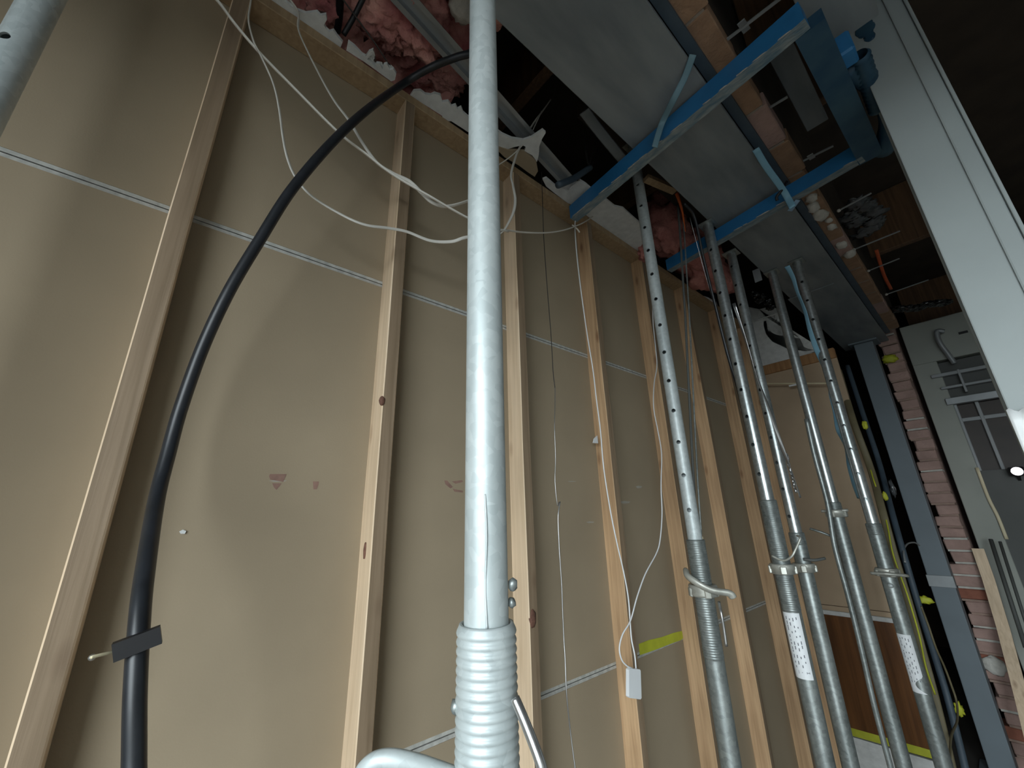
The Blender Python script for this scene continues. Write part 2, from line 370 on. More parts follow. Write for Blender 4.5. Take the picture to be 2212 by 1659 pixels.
# ---------------------------------------------------------------- torn ceiling lining left along the top plate
ZC = 3.1375
def ragged(name, pix, label, m=M_PLASTER, t=.011, z=ZC):
    o = obj(name, prism_bm([P(u, v, z=z) for u, v in pix], (0, 0, t)), m)
    return tag(o, label, 'plasterboard')
ragged('torn_lining', [(575,-6),(640,36),(668,58),(700,80),(735,104),(740,92),(728,78),(720,66),(711,69),(704,62),(700,54),(706,43),(704,32),(692,34),(684,26),(660,29),(640,22),(630,14),(605,-6)],
       'torn white ceiling lining strip at the top left of the stud wall')
ragged('torn_lining', [(748,109),(786,133),(800,143),(845,176),(853,173),(856,160),(850,150),(842,152),(836,138),(829,140),(826,150),(820,138),(813,137),(810,145),(800,134),(793,128),(807,114),(806,108),(797,112),(790,122),(782,118),(765,100),(752,90)],
       'ragged white lining edge ending where the thick black cable crosses it')
ragged('torn_lining', [(886,208),(900,216),(925,231),(955,250),(957,262),(961,268),(966,262),(975,262),(1000,278),(1030,298),(1030,262),(1010,252),(1000,243),(996,232),(988,236),(984,227),(975,230),(968,219),(955,221),(951,206),(938,202),(930,206),(918,204),(908,196),(893,197)],
       'ragged white lining strip just left of the big centre prop')
ragged('torn_lining', [(1060,272),(1085,290),(1105,299),(1130,303),(1148,297),(1172,281),(1179,287),(1171,300),(1165,316),(1164,334),(1160,350),(1150,336),(1133,326),(1136,317),(1128,314),(1110,318),(1098,322),(1088,322),(1060,305)],
       'torn white lining flap curling up right of the big centre prop', z=ZC+.004)
ragged('torn_lining', [(1062,312),(1098,324),(1132,327),(1158,348),(1162,370),(1155,382),(1140,372),(1120,357),(1090,340)],
       'brown paper backed lining scrap under the white torn flap', M_PAPER)
ragged('torn_lining', [(1172,388),(1180,385),(1200,402),(1222,410),(1234,409),(1253,390),(1266,398),(1275,406),(1290,420),(1262,445),(1240,445),(1225,438),(1200,419),(1180,403)],
       'white lining scrap behind the wall end of the nearer blue bar')
ragged('torn_lining', [(1262,462),(1290,440),(1308,430),(1328,446),(1346,450),(1366,468),(1382,482),(1390,500),(1389,525),(1380,540),(1376,545),(1340,518),(1300,490)],
       'broad white lining piece between the nearer blue bar and the first far prop')
ragged('torn_lining', [(1512,640),(1530,645),(1548,655),(1552,668),(1535,660),(1520,650)],
       'thin white lining scrap behind the taut wire, below the pink batt')

# ---------------------------------------------------------------- furring channel, pink batts, joists
a, b = P(862, -20, z=3.26), P(1262, 428, z=3.165)
ch = [(-.019, -.012), (-.019, .012), (-.034, .012), (-.034, .0135), (-.0175, .0135), (-.0175, -.0105), (.0175, -.0105), (.0175, .0135), (.034, .0135), (.034, .012), (.019, .012), (.019, -.012)]
ch = [(x, -y) for x, y in ch]
d = (b-a).normalized()
bm = bmesh.new(); sx = d.cross(Vector((0,0,1))).normalized(); sz = sx.cross(d)
ra = [bm.verts.new(a - d*.6 + sx*x + sz*y) for x, y in ch]; rb = [bm.verts.new(b + sx*x + sz*y) for x, y in ch]
for k in range(len(ch)): bm.faces.new((ra[k], ra[(k+1) % len(ch)], rb[(k+1) % len(ch)], rb[k]))
bm.faces.new(ra); bm.faces.new(rb)
tag(obj('furring_channel', bm, M_FURR), 'galvanised ceiling furring channel hanging down past the centre prop to the wall', 'channel')

def batt(name, x0, x1, y0, y1, z, amp, th, m, seed, label, lumps=()):
    bm = bmesh.new(); nx, ny = 44, 60
    def f(x, y, s, top):
        p = Vector((x*5.5, y*5.5, s)); k = noise.fractal(p, .75, 2.2, 6)*amp
        k += -abs(noise.noise(p*1.7))*amp*.9
        return z + (th if top else 0) + k*(.4 if top else 1)
    grid = {}
    for t in (0, 1):
        for i in range(nx+1):
            for j in range(ny+1):
                x = x0+(x1-x0)*i/nx; y = y0+(y1-y0)*j/ny
                ex = .03*noise.noise(Vector((y*9, seed, t))) if i in (0, nx) else 0
                ey = .03*noise.noise(Vector((x*9, seed+4, t))) if j in (0, ny) else 0
                grid[t, i, j] = bm.verts.new((x+ex, y+ey, f(x, y, seed, t)))
    for t in (0, 1):
        for i in range(nx):
            for j in range(ny): bm.faces.new((grid[t,i,j], grid[t,i+1,j], grid[t,i+1,j+1], grid[t,i,j+1]))
    for i in range(nx):
        for j in (0, ny): bm.faces.new((grid[0,i,j], grid[0,i+1,j], grid[1,i+1,j], grid[1,i,j]))
    for j in range(ny):
        for i in (0, nx): bm.faces.new((grid[0,i,j], grid[0,i,j+1], grid[1,i,j+1], grid[1,i,j]))
    for i, (u, v, zz, r, sq) in enumerate(lumps):
        c = P(u, v, z=zz); blob_bm(tuple(c), r, i+11, .55, 2.4, 4, sq, bm)
    return tag(obj(name, bm, m, None, True), label, 'insulation')
batt('insulation_batt', -.30, .40, -.26, .60, 3.36, .085, .12, M_PINK, 3, 'lumpy pink glasswool batt lying above the stud wall left of the centre prop',
     ((815,45,3.30,.060,(1,1,.6)), (865,35,3.31,.070,(1,1,.6)), (905,85,3.30,.060,(1,1.2,.6)), (850,80,3.31,.05,(1,1,.6)), (965,165,3.35,.06,(1,1.2,.5)), (930,30,3.34,.06,(1,1,.6)), (700,30,3.31,.05,(1,1,.5))))
bm = bmesh.new()
c0 = P(1478, 520, x=.12)
for (u, v, xx, r, sq, s) in ((1440,500,.10,.17,(.8,1,.9),1), (1495,545,.14,.17,(.8,1.1,.8),2), (1525,588,.14,.15,(.8,1.25,.75),3), (1445,455,.10,.15,(.65,1,.9),4), (1560,605,.15,.11,(.8,1.2,.85),5), (1395,545,.08,.05,(.8,1,1),6)):
    c = P(u, v, x=xx+.02); blob_bm((c.x, c.y, c.z), r, s, .32, 2.2, 4, sq, bm)
tag(obj('insulation_batt', bm, M_PINK2, None, True), 'bulging pink glasswool batt over the wall top behind the first far prop', 'insulation')
# grey packing lump by the top of the centre prop
c = P(1000, 15, z=3.30); tag(obj('mortar_lump', blob_bm((c.x, c.y, c.z), .045, 5, .3, 2.5, 3, (1, 1, .7)), M_MORTAR, None, True), 'pale grey lump above the furring channel at the frame top', 'lump')

def joist(y0, x0, x1, z0, z1, label, w=.05):
    o = box('floor_joist', (x0, y0, z0), (x1, y0+w, z1), M_DARKWOOD, None, .003); return tag(o, label, 'joist')
yj = P(1660, 90, z=3.36).y; joist(yj, .86, 1.24, 3.36, 3.795, 'dark timber joist end seen past the nearer blue bar, beside the brick row')
yj2 = P(1940, 530, z=3.36).y; joist(yj2, .89, 1.24, 3.36, 3.795, 'brown timber joist above the farther blue bar, by the pale column')
yj3 = P(1990, 705, z=3.36).y; joist(yj3, .89, 1.75, 3.30, 3.795, 'lowest brown timber joist over the grey window wall', .07)
joist(yj+.48, .93, 1.24, 3.42, 3.795, 'shadowed timber joist between the two blue bars, mostly hidden')
for k, y in enumerate((-.9, -.35, .3, .9)): joist(y, -.32, .62, 3.50, 3.795, ('joist above the pink batt, nearest the frame edge', 'second joist above the pink batt', 'third joist above the pink batt', 'dark joist over the black ceiling gap right of the centre prop')[k])

tag(box('timber_bearer', (.235, 1.15, 3.450), (.400, 2.60, 3.560), M_VOID, None, .003), 'dark timber bearer in the ceiling gap over the first far prop', 'bearer')
joist(1.9, -.32, .62, 3.560, 3.795, 'dark joist over the timber bearer', .05)
# ---------------------------------------------------------------- steel beam, post, brick row above
beam = thing('steel_beam', 'long grey primed steel beam carried overhead by the props', 'beam', (.60, 2.0, 3.12))
BX0, BX1 = .446, .757; BY0, BY1 = -2.25, 4.72
box('bottom_flange', (BX0, BY0, 3.120), (BX1, BY1, 3.138), M_BEAM, beam, .002)
box('web', (.596, BY0, 3.138), (.607, BY1, 3.392), M_BEAM, beam)
box('top_flange', (BX0, BY0, 3.392), (BX1, BY1, 3.410), M_BEAM, beam)
yy = P(1735, 634, z=3.12).y
box('splice_plate', (BX0-.012, yy, 3.112), (BX1-.06, yy+.35, 3.1195), M_BEAM, beam, .001)
post = thing('steel_post', 'blue grey square steel post standing under the far end of the beam', 'post', (.60, 4.62, 0))
box('shaft', (.533, 4.55, .012), (.665, 4.69, 3.106), M_POST, post, .006, 2)
box('cap_plate', (.50, 4.52, 3.106), (.70, 4.72, 3.1195), M_POST, post, .002)
box('base_plate', (.48, 4.50, 0), (.72, 4.74, .012), M_POST, post, .002)
z1, z0 = P(2030, 1243, y=4.548).z, P(2030, 1268, y=4.548).z
tag(box('foil_tape', (.527, 4.543, z0), (.671, 4.549, z1), M_STEELG, None, .002), 'pale silver tape wrapped around the blue grey post', 'tape')

# brick course left along the beam
row = bpy.data.objects.new('wall_brick_above', None); COL.objects.link(row); row['kind'] = 'structure'; row['label'] = 'brick wall carried above the steel beam'
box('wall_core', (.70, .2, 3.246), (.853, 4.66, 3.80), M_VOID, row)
bme = None
y = .28; k = 0
while y < 4.55:
    rnd = random.Random(k)
    bm = box_bm((0, 0, 0), (.084+rnd.uniform(-.006, .004), .228, .072), None, .004)
    for v in bm.verts: v.co += Vector((noise.noise(v.co*30+Vector((k,0,0))), noise.noise(v.co*30+Vector((0,k,0))), noise.noise(v.co*30)))*.003
    o = obj('brick', bm, M_BRICK if k % 5 else M_BRICKP, row); o.location = (.772+rnd.uniform(-.004, .004), y, 3.170+rnd.uniform(-.004, .004))
    box('mortar_joint', (.782, y+.229, 3.172), (.846, y+.240, 3.242), M_MORTARD, row)
    y += .240; k += 1
box('dark_strip', (.757, .2, 3.150), (.790, 4.6, 3.165), M_SLATE, row)  # dark strip filling the band between flange and bricks
for i, (u, v, r) in enumerate(((1752,428,.030),(1755,447,.040),(1772,463,.042),(1797,490,.026),(1818,529,.034),(1836,549,.036),(1790,476,.020))):
    c = P(u, v, z=3.165)
    o = obj('mortar_lump', blob_bm((c.x, c.y, c.z), r, i, .4, 2.6, 2, (.8, 1.1, .6)), M_MORTAR, None, True)
    tag(o, ('white mortar lump nearest the farther blue bar, on the brick row', 'large white mortar lump second from the farther blue bar', 'round white mortar lump third from the farther blue bar', 'narrow white mortar lump fifth along the brick row', 'flat white mortar lump sixth along the brick row', 'last white mortar lump along the brick row, farthest from the blue bar', 'small mortar lump tucked against the third one')[i], 'mortar', 'mortar lumps under the brick row')
# wall ties sticking out of the bricks
ties = [((1553,99),(1700,-4),'longest wall tie, above the nearer blue bar'), ((1650,240),(1703,212),'short wall tie between the two blue bars'), ((1722,354),(1802,319),'wall tie just above the farther blue bar'),
        ((1812,455),(1880,412),'bent wall tie just below the farther blue bar'), ((1845,539),(1944,498),'long thin wall tie below the white mortar lumps'), ((1876,585),(1942,556),'second last wall tie along the brick row'), ((1915,636),(2005,602),'last wall tie along the brick row, nearest the post')]
for i, (p0, p1, lab) in enumerate(ties):
    a = P(*p0, z=3.20); b = P(*p1, z=3.20); b.y = a.y + (b.y-a.y)*.5
    t = thing('wall_tie', 'thin grey '+lab, 'wall tie', a, 'wall ties along the brick row')
    bm = sweep_bm([a, b], rect(.010, .004)); obj('tie_strip', bm, M_STEELG, t)
    if i in (0, 2):
        m_ = a.lerp(b, .40); obj('drip_twist', sweep_bm([m_-Vector((0, .03, .01)), m_+Vector((0, .03, .012))], rect(.022, .004)), M_STEELG, t)
    obj('tie_end', blob_bm(tuple(a), .009, i, .2, 2, 2), M_MORTAR, t, True)

# toothed end of the brick wall behind the post
pier = bpy.data.objects.new('wall_pier', None); COL.objects.link(pier); pier['kind'] = 'structure'; pier['label'] = 'broken toothed end of a pink brick wall beside the post'
box('pier_core', (.690, 4.775, 0), (.797, 5.9, 3.40), M_BRICKP, pier)
z = 0.0; k = 0
while z < 3.24:
    rnd = random.Random(100+k)
    x0 = .640 + (.016 if k % 2 else 0) + rnd.uniform(-.014, .018) + .035*(z/3.2)
    bm = box_bm((x0, 4.745+rnd.uniform(-.008, .012), z+.006), (.803+rnd.uniform(-.006, .004), 4.92, z+.078), None, .006)
    for v in bm.verts: v.co += Vector((noise.noise(v.co*22), noise.noise(v.co*22+Vector((9,0,0))), noise.noise(v.co*22+Vector((0,9,0)))))*.008
    o = obj('brick', bm, (M_BRICKP, M_BRICKP, M_BRICKR, M_BRICKP, M_BRICKP)[k % 5] if z < 1.3 else M_BRICKP, pier)
    box('mortar_joint', (x0+.008, 4.751, z-.007), (.800, 4.92, z+.007), M_MORTAR if rnd.random() < .25 else M_BRICKM, pier)
    z += .086; k += 1
c = P(2148, 1438, y=4.74); tag(obj('mortar_patch', blob_bm((c.x, c.y, c.z), .055, 4, .25, 2, 3, (1.0, .35, 1.1)), M_MORTAR, None, True), 'rounded pale mortar patch low on the broken brick end', 'mortar')
c = P(1922, 775, y=4.735); tag(obj('yellow_foam', blob_bm((c.x, c.y, c.z), .045, 8, .4, 3, 3, (1.1, .5, .8)), M_YELLOW, None, True), 'yellow green foam dab at the top of the brick end', 'foam')

# second wall leaf with a window, seen right of the cavity
YL = 5.0
leaf = bpy.data.objects.new('wall_leaf', None); COL.objects.link(leaf); leaf['kind'] = 'structure'; leaf['label'] = 'grey painted wall leaf around a white barred window'
zt = 2.915
box('jamb', (.832, YL, 0), (.985, YL+.14, zt), M_GREYWALL, leaf, .004)
box('head', (.832, YL, zt), (3.2, YL+.14, 3.295), M_GREYWALL, leaf, .004)
box('far_jamb', (2.2, YL, 0), (3.2, YL+.14, zt), M_GREYWALL, leaf)
box('spandrel', (.985, YL+.02, 0), (2.2, YL+.12, 1.965), M_DGREY, leaf)
win = bpy.data.objects.new('window_1', None); COL.objects.link(win); win['kind'] = 'structure'; win['label'] = 'barred window with white frame in the grey wall'
for zz, th, xa, m in ((2.780, .014, .92, M_WINWHITE), (2.665, .010, .95, M_WINWHITE), (2.545, .028, .95, M_STEELG)):
    box('rail', (xa, YL-.03, zz-th), (2.2, YL+.03, zz+th), m, win, .003)
box('back_panel', (.93, YL+.04, 2.52), (2.2, YL+.06, 2.90), M_DGREY, win)
box('mullion', (1.078, YL-.035, 2.60), (1.094, YL, 2.80), M_WINWHITE, win, .003)
box('transom', (.985, YL+.05, 2.372), (2.2, YL+.08, 2.402), M_WINWHITE, win, .003)
box('stile', (.985, YL+.03, 1.965), (1.003, YL+.085, 2.52), M_WINWHITE, win, .003)
for xx in (1.105, 1.32, 1.54): box('muntin', (xx, YL+.045, 1.965), (xx+.022, YL+.08, 2.52), M_WINWHITE, win, .003)
box('glass', (.985, YL+.084, 1.965), (2.2, YL+.088, 2.52), mat('dark_glass', (.035, .024, .018), .5, var=.3, scale=5), win)
struct(box('wall_outside_brick', (.4, YL+.9, 0), (3.6, YL+1.0, 3.3), M_BRICKDK))
a, b = P(1998, 742, y=YL-.05), P(2062, 786, y=YL-.05)
tag(cable('bent_pipe', [P(2040,716,y=YL-.06), P(2024,716,y=YL-.07), P(2030,740,y=YL-.07), P(2048,765,y=YL-.05), P(2062,785,y=YL-.04)], .018, M_STEELG), 'hooked grey pipe on the grey wall above the barred window', 'pipe')
tag(box('vent_slot', tuple(P(2072, 722, y=YL-.012)), tuple(P(2090, 714, y=YL)), M_BLACKP), 'small black slot high in the grey wall', 'vent')
tag(cable('lit_reveal_edge', [P(2110,1010,y=YL-.02), P(2135,1075,y=YL-.02), P(2155,1115,y=YL-.02), P(2175,1165,y=YL-.02)], .010, M_CREAM, None, 6, .004), 'cream strip painted as the lit reveal edge beside the dark panel', 'lit edge')  # pale strip painted where the window reveal's edge catches the light
# work lamp in the far room
lp = P(2197, 1018, y=YL-.12)
lamp = thing('work_lamp', 'small glaring work lamp at the right edge beside the dark panel', 'lamp', lp)
M_LAMP = bpy.data.materials.new('lamp_glow'); M_LAMP.use_nodes = True
nb = M_LAMP.node_tree.nodes['Principled BSDF']; nb.inputs['Emission Color'].default_value = (1, .96, 1, 1); nb.inputs['Emission Strength'].default_value = 6
obj('bulb', blob_bm(tuple(lp), .030, 1, 0, 1, 3, (1, .8, 1)), M_LAMP, lamp, True)
obj('housing', lathe_bm([(.034, -.03), (.040, -.028), (.040, .03), (.036, .034)], 20, None, (lp.x, lp.y+.065, lp.z)), M_BLACKP, lamp, True)
obj('bracket', sweep_bm([(lp.x, lp.y+.06, lp.z-.02), (lp.x, YL+.019, lp.z-.06)], rect(.016, .01)), M_BLACKP, lamp)
# splintered timber leaning by the brick end
o = obj('broken_timber', sweep_bm([P(2112,1185,y=4.70), P(2135,1250,y=4.68), P(2168,1360,y=4.62), P(2205,1500,y=4.5), P(2260,1720,y=4.3)], rect(.062, .030)), M_PINE)
tag(o, 'splintered pale timber leaning beside the broken brick end', 'timber')
for i, (p0, p1, r, lab) in enumerate(((( 2140,1165),(2216,1400), .012, 'dark rod leaning at the right edge, nearest the splintered timber'), ((2160,1170),(2240,1420), .009, 'dark rod leaning at the right edge, outermost'))):
    tag(bar('leaning_rod', P(*p0, y=4.85), P(*p1, y=4.6), circ(r, 8), M_DGREY, None, True), lab, 'rod')

# pale steel column on the right
YC = 1.55
xa, xb = EYE.x + math.tan(math.radians(2.33))*YC, EYE.x + math.tan(math.radians(7.72))*YC
column = thing('steel_column', 'tall pale grey steel column on the right, glaring white lower down', 'column', ((xa+xb)/2, YC, 0))
box('front_flange', (xa, YC, .012), (xb-.006, YC+.012, 3.42), M_COLUMN, column, .003, 2)
box('web', ((xa+xb)/2-.004, YC+.012, .012), ((xa+xb)/2+.004, YC+.140, 3.42), M_COLUMN, column)
box('rear_flange', (xa, YC+.140, .012), (xb, YC+.152, 3.42), M_COLUMN, column, .002)
xg = EYE.x + math.tan(math.radians(6.05))*YC
box('cover_strip', (xg, YC-.007, .012), (xb-.009, YC-.0002, 3.42), M_COLUMN, column, .004, 2)
box('edge_lip', (xb-.008, YC-.014, .012), (xb, YC+.006, 3.42), M_COLUMN, column, .003, 2)
box('base_plate', (xa-.05, YC-.05, 0), (xb+.05, YC+.20, .012), M_COLUMN, column, .002)
c = P(1868, 62, y=YC-.001); 
for i, (u, v, r) in enumerate(((1845, 12, .022), (1868, 62, .034), (1878, 78, .020))):
    c = P(u, v, y=YC-.001); obj('paint_splash', blob_bm((c.x, c.y, c.z), r, i, .25, 2, 3, (.7, .03, 1.1)), M_BLUEDARK, column, True)
# crumpled white film around its lower half
bm = bmesh.new(); nx, nz = 26, 70; zt = 1.93; gr = []
for j in range(nz+1):
    ringv = []
    for i in range(nx+1):
        t = i/nx; x = xa-.004 + (xb-xa+.010)*t; zz = .05 + (zt-.05)*j/nz
        if j == nz: zz += .05*noise.noise(Vector((x*40, 3, 1))) 
        p = Vector((x*16, zz*9, 2)); dpt = .010 + .012*abs(noise.noise(p)) + .007*abs(noise.noise(p*2.3))
        ringv.append(bm.verts.new((x, YC-.010-dpt, zz)))
    gr.append(ringv)
for j in range(nz):
    for i in range(nx): bm.faces.new((gr[j][i], gr[j][i+1], gr[j+1][i+1], gr[j+1][i]))
o = obj('plastic_film', bm, M_FILM, None, True); md = o.modifiers.new('thick', 'SOLIDIFY'); md.thickness = .0015; md.offset = 1
tag(o, 'crumpled white plastic film over the lower half of the pale column', 'film')
# short second beam running into the column
ZB = 3.16
sb = thing('steel_beam', 'short grey steel beam overhead that ends at the pale column', 'beam', (1.08, .4, ZB))
ye = P(1808, 96, z=ZB).y
box('bottom_flange', (1.030, -2.2, ZB), (1.190, ye, ZB+.014), M_BEAM, sb, .002); box('web', (1.105, -2.2, ZB+.014), (1.115, ye, ZB+.25), M_BEAM, sb); box('top_flange', (1.030, -2.2, ZB+.25), (1.190, ye, ZB+.264), M_BEAM, sb)
o = box('steel_plate', (.905, yj+.01, 3.346), (.985, 1.95, 3.3595), M_BEAM, None, .002); tag(o, 'dark grey steel plate above the gap between the two blue bars', 'plate')

# ---------------------------------------------------------------- blue bar frame under the beam
bf = thing('needle_bars', 'blue painted steel bar frame hung under the grey beam', 'frame', (.6, 1.5, 3.03))
def blue_bar(pl_, pr_, z0, hgt, dep, nick):
    a = P(*pl_, z=z0); b = P(*pr_, z=z0)
    d = (b-a); L = d.length; d.normalize(); n = Vector((-d.y, d.x, 0))
    if n.y < 0: n = -n
    bm = bmesh.new(); N = 60; g = 0
    prof = [(0, 0, 0), (dep, 0, 0), (dep, hgt, 0), (0, hgt, 0)]
    rings = []
    for i in range(N+1):
        p = a + d*(L*i/N); w = .0022*noise.noise(Vector((i*.55, z0*7, 1)))*nick
        rings.append([bm.verts.new(p + n*(q[0]) + Vector((0, 0, q[1] + (w if q[1] == 0 else 0)))) for q in prof])
    for i in range(N):
        for k in range(4):
            f = bm.faces.new((rings[i][k], rings[i][(k+1)%4], rings[i+1][(k+1)%4], rings[i+1][k]))
            f.material_index = 1 if k == 0 else 0
    bm.faces.new(rings[0]); bm.faces.new(list(reversed(rings[-1])))
    o = obj('rail', bm, [M_BLUEPAINT, M_BLUEWORN], bf)
    # chipped bottom edge
    for i in range(26 if nick > .5 else 8):
        t = random.random(); p = a + d*(L*t) - n*.0006
        obj('chip', blob_bm(tuple(p+Vector((0,0,.0015))), 1, i, .3, 2, 1, (.012+.02*random.random(), .0016, .0028)), M_CHIP, o)
    return a, b, d, n
a1, b1, d1, n1 = blue_bar((1232, 473), (1738, 40), 3.030, .074, .042, 1.0)
a2, b2, d2, n2 = blue_bar((1441, 584), (1868, 334), 3.030, .068, .042, .3)
c = P(1258, 432, y=a1.y-.001); obj('bolt_hole', sweep_bm([c+Vector((0,.002,0)), c-Vector((0,.0006,0))], circ(.0065, 8, .010)), M_DARKHOLE, bf)
s0 = Vector((1.040, b1.y+.045, 3.052)); s1 = Vector((1.060, b2.y+.05, 3.052))
obj('side_rail', sweep_bm([s0, s1], rect(.074, .044)), M_BLUEDARK, bf)
c = P(1815, 120, z=3.075)
obj('end_block', box_bm((c.x-.045, c.y-.04, 3.035), (c.x+.035, c.y+.03, 3.115), None, .006), M_BLUEPAINT, bf)
th_ = obj('screw_thread', lathe_bm([(.026 if i % 2 else .019, i*.011) for i in range(26)], 20, None, (0,0,0)), M_BLUEDARK, bf, True)
th_.matrix_parent_inverse = Matrix.Translation(-bf.location); th_.matrix_basis = Matrix.Translation((1.120, c.y+.03, 3.06)) @ Matrix.Rotation(-math.pi/2, 4, 'X')
obj('elbow_pipe', sweep_bm(crom([s0.lerp(s1, .35)+Vector((.03,0,.02)), s0.lerp(s1, .55)+Vector((.075,0,.03)), s0.lerp(s1, .8)+Vector((.09,0,.02)), s0.lerp(s1, 1.0)+Vector((.04,.02,.0))], 8), circ(.032, 14)), M_BLUEDARK, bf, True)
tag(cable('flat_strap', [P(1497,118,z=3.116), P(1480,165,z=3.10), P(1455,215,z=3.06), P(1432,262,y=1.15), P(1422,290,y=1.145), P(1414,318,y=1.14)], .011, M_TEALS, None, 6, .002), 'grey blue strap looped from the beam over the nearer blue bar', 'strap')
tag(cable('flat_strap', [P(1632,322,z=3.112), P(1655,360,z=3.09), P(1684,400,z=3.05), P(1700,425,y=1.86), P(1712,448,y=1.855)], .013, M_LBLUE, None, 6, .002), 'light blue strap looped over the farther blue bar', 'strap')
tag(cable('flat_strap', [P(1724,432,z=3.02), P(1715,444,z=3.01), P(1706,456,z=3.0)], .016, mat('pale_blue_tag', (.30,.45,.62), .5), None, 6, .002), 'short pale blue strap end hanging under the farther blue bar', 'strap')
tag(cable('black_tie', [P(1700,392,y=1.84), P(1689,410,y=1.83), P(1678,425,y=1.83), P(1679,433,y=1.835)], .006, M_BLACKP), 'black cable tie hooked round the farther blue bar', 'cable tie')

# ---------------------------------------------------------------- adjustable props
INL = 1.95
def inner_tube_mesh(phase):
    bm = bmesh.new(); lathe_bm([(.02415, 0), (.02415, INL), (.0205, INL), (.0205, 0)], 40, bm, close=True)
    bmesh.ops.recalc_face_normals(bm, faces=bm.faces)
    me = bpy.data.meshes.new('inner_tube'); bm.to_mesh(me); bm.free(); o = bpy.data.objects.new('cut_a', me); COL.objects.link(o)
    cb = bmesh.new(); zz = phase
    while zz < INL-.05:
        bmesh.ops.create_cone(cb, cap_ends=True, segments=14, radius1=.0078, radius2=.0078, depth=.08, matrix=Matrix.Translation((.03, 0, zz)) @ Matrix.Rotation(math.pi/2, 4, 'Y')); zz += .122
    cm = bpy.data.meshes.new('cut_b'); cb.to_mesh(cm); cb.free(); c = bpy.data.objects.new('cut_b', cm); COL.objects.link(c)
    md = o.modifiers.new('b', 'BOOLEAN'); md.object = c; md.operation = 'DIFFERENCE'; md.solver = 'EXACT'
    dg = bpy.context.evaluated_depsgraph_get(); r = bpy.data.meshes.new_from_object(o.evaluated_get(dg))
    bpy.data.objects.remove(o); bpy.data.objects.remove(c)
    r.name = 'inner_tube'
    return r
def finish_tube(me, m):
    me = me.copy(); me.materials.clear(); me.materials.append(m)
    for p in me.polygons: p.use_smooth = abs(p.normal.z) < .5
    try: me.set_sharp_from_angle(angle=math.radians(40))
    except Exception: pass
    return me
def thread_outer_bm(z_top, thread_len, pitch=.0075, amp=.0017, r=.03015, n=40):
    prof = [(r, .0065)]
    z = z_top - thread_len; prof.append((r, z-.004))
    while z < z_top-.006:
        for f_, q in ((0, 0), (.25, .75), (.5, 1), (.75, .75)): prof.append((r+amp*q-.0004, z+pitch*f_))
        z += pitch
    prof += [(r-.0004, z_top-.002), (r-.001, z_top), (.0262, z_top), (.0262, z_top-.3)]
    return lathe_bm(prof, n)
def prop(label, x, y, z_out, z_head, hole_z, hole_az, m_in, m_out, collar_z, thread=.30, collar='ring', pitch=.0075, amp=.0017, group='adjustable steel props'):
    t = thing('steel_prop', label, 'prop', (x, y, 0), group)
    def ch(name, bm, m, smooth=True):
        o = obj(name, bm, m, t, smooth, False); return o
    base = z_head-.006-INL; phase = (hole_z-base) % .122
    if phase < .03: phase += .122
    o = bpy.data.objects.new('inner_tube', finish_tube(inner_tube_mesh(phase), m_in)); COL.objects.link(o); o.parent = t
    o.location = (0, 0, base); o.rotation_euler = (0, 0, hole_az); top_in = base+INL
    ot = ch('outer_tube', thread_outer_bm(z_out, thread, pitch, amp), m_out)
    bmh = box_bm((-.038, -.038, top_in), (.038, .038, top_in+.0055), None, .001)
    hp = ch('head_plate', bmh, m_out, False)
    ch('base_plate', box_bm((-.075, -.075, 0), (.075, .075, .006), None, .001), m_out, False)
    if collar_z:
        if collar == 'cast':
            pr = [(.0325, -.018), (.042, -.017), (.045, -.010), (.043, .004), (.046, .012), (.044, .018), (.0325, .019)]
        else:
            pr = [(.0325, -.020), (.040, -.020), (.0405, -.004), (.043, -.002), (.043, .012), (.040, .016), (.0325, .016)]
        nut = ch('collar_nut', lathe_bm([(r, z+collar_z) for r, z in pr], 28, None, close=True), M_CAST)
        for q in range(4):
            lb = box_bm((.036, -.011, collar_z-.019), (.0475, .011, collar_z+.010), None, .003)
            bmesh.ops.rotate(lb, verts=lb.verts, cent=(0, 0, 0), matrix=Matrix.Rotation(hole_az+.5+q*math.pi/2, 3, 'Z'))
            obj('lug', lb, M_CAST, nut, False, False)
    return t
def child_cable(t, name, pts, r, m, ry=None, seg=8, n=6, parent=None):
    L = t.location
    return obj(name, sweep_bm(crom([Vector(p) for p in pts], n), circ(r, seg, ry)), m, parent or t, True)
def az_to_cam(x, y, off=0): return math.atan2(EYE.y-y, EYE.x-x) + off

CP = prop('big galvanised prop standing close in the middle, thick ribbed thread low down', .662, .293, 1.612, 3.1195, 1.25, az_to_cam(.662,.293,1.9), M_GALV, M_GALV, 1.375, .42, 'cast', .0085, .0024)
# handle of the centre prop collar, seen at the bottom edge
child_cable(CP, 'handle', [P(1035,1702,x=.64), P(990,1682,x=.635), P(940,1664,x=.63), P(885,1647,x=.62), P(838,1640,x=.61), P(803,1650,x=.60), P(778,1680,x=.59), P(768,1740,x=.59)], .0066, M_GALV, .0085, 12)
child_cable(CP, 'locking_pin', [P(1112,1508,h=.455), P(1128,1545,h=.45), P(1150,1600,h=.445), P(1168,1650,h=.44), P(1180,1700,h=.44)], .0048, M_WIRE)
for i, (u, v, r) in enumerate(((1108,1262,.0055),(1106,1302,.0045),(984,1528,.0055))):
    c = P(u, v, h=.49); obj('weld_stud', blob_bm(tuple(c), r, i, .3, 2, 2, (1,1,1.3)), M_GALV_O, CP, True)
child_cable(CP, 'weld_seam', [Vector((.662,.293,z)) + (Vector((EYE.x-.662, EYE.y-.293, 0)).normalized()*.0246) + Vector((.0012*math.sin(z*60), 0, 0)) for z in [1.612+.012*i for i in range(12)]], .0012, M_GALV)

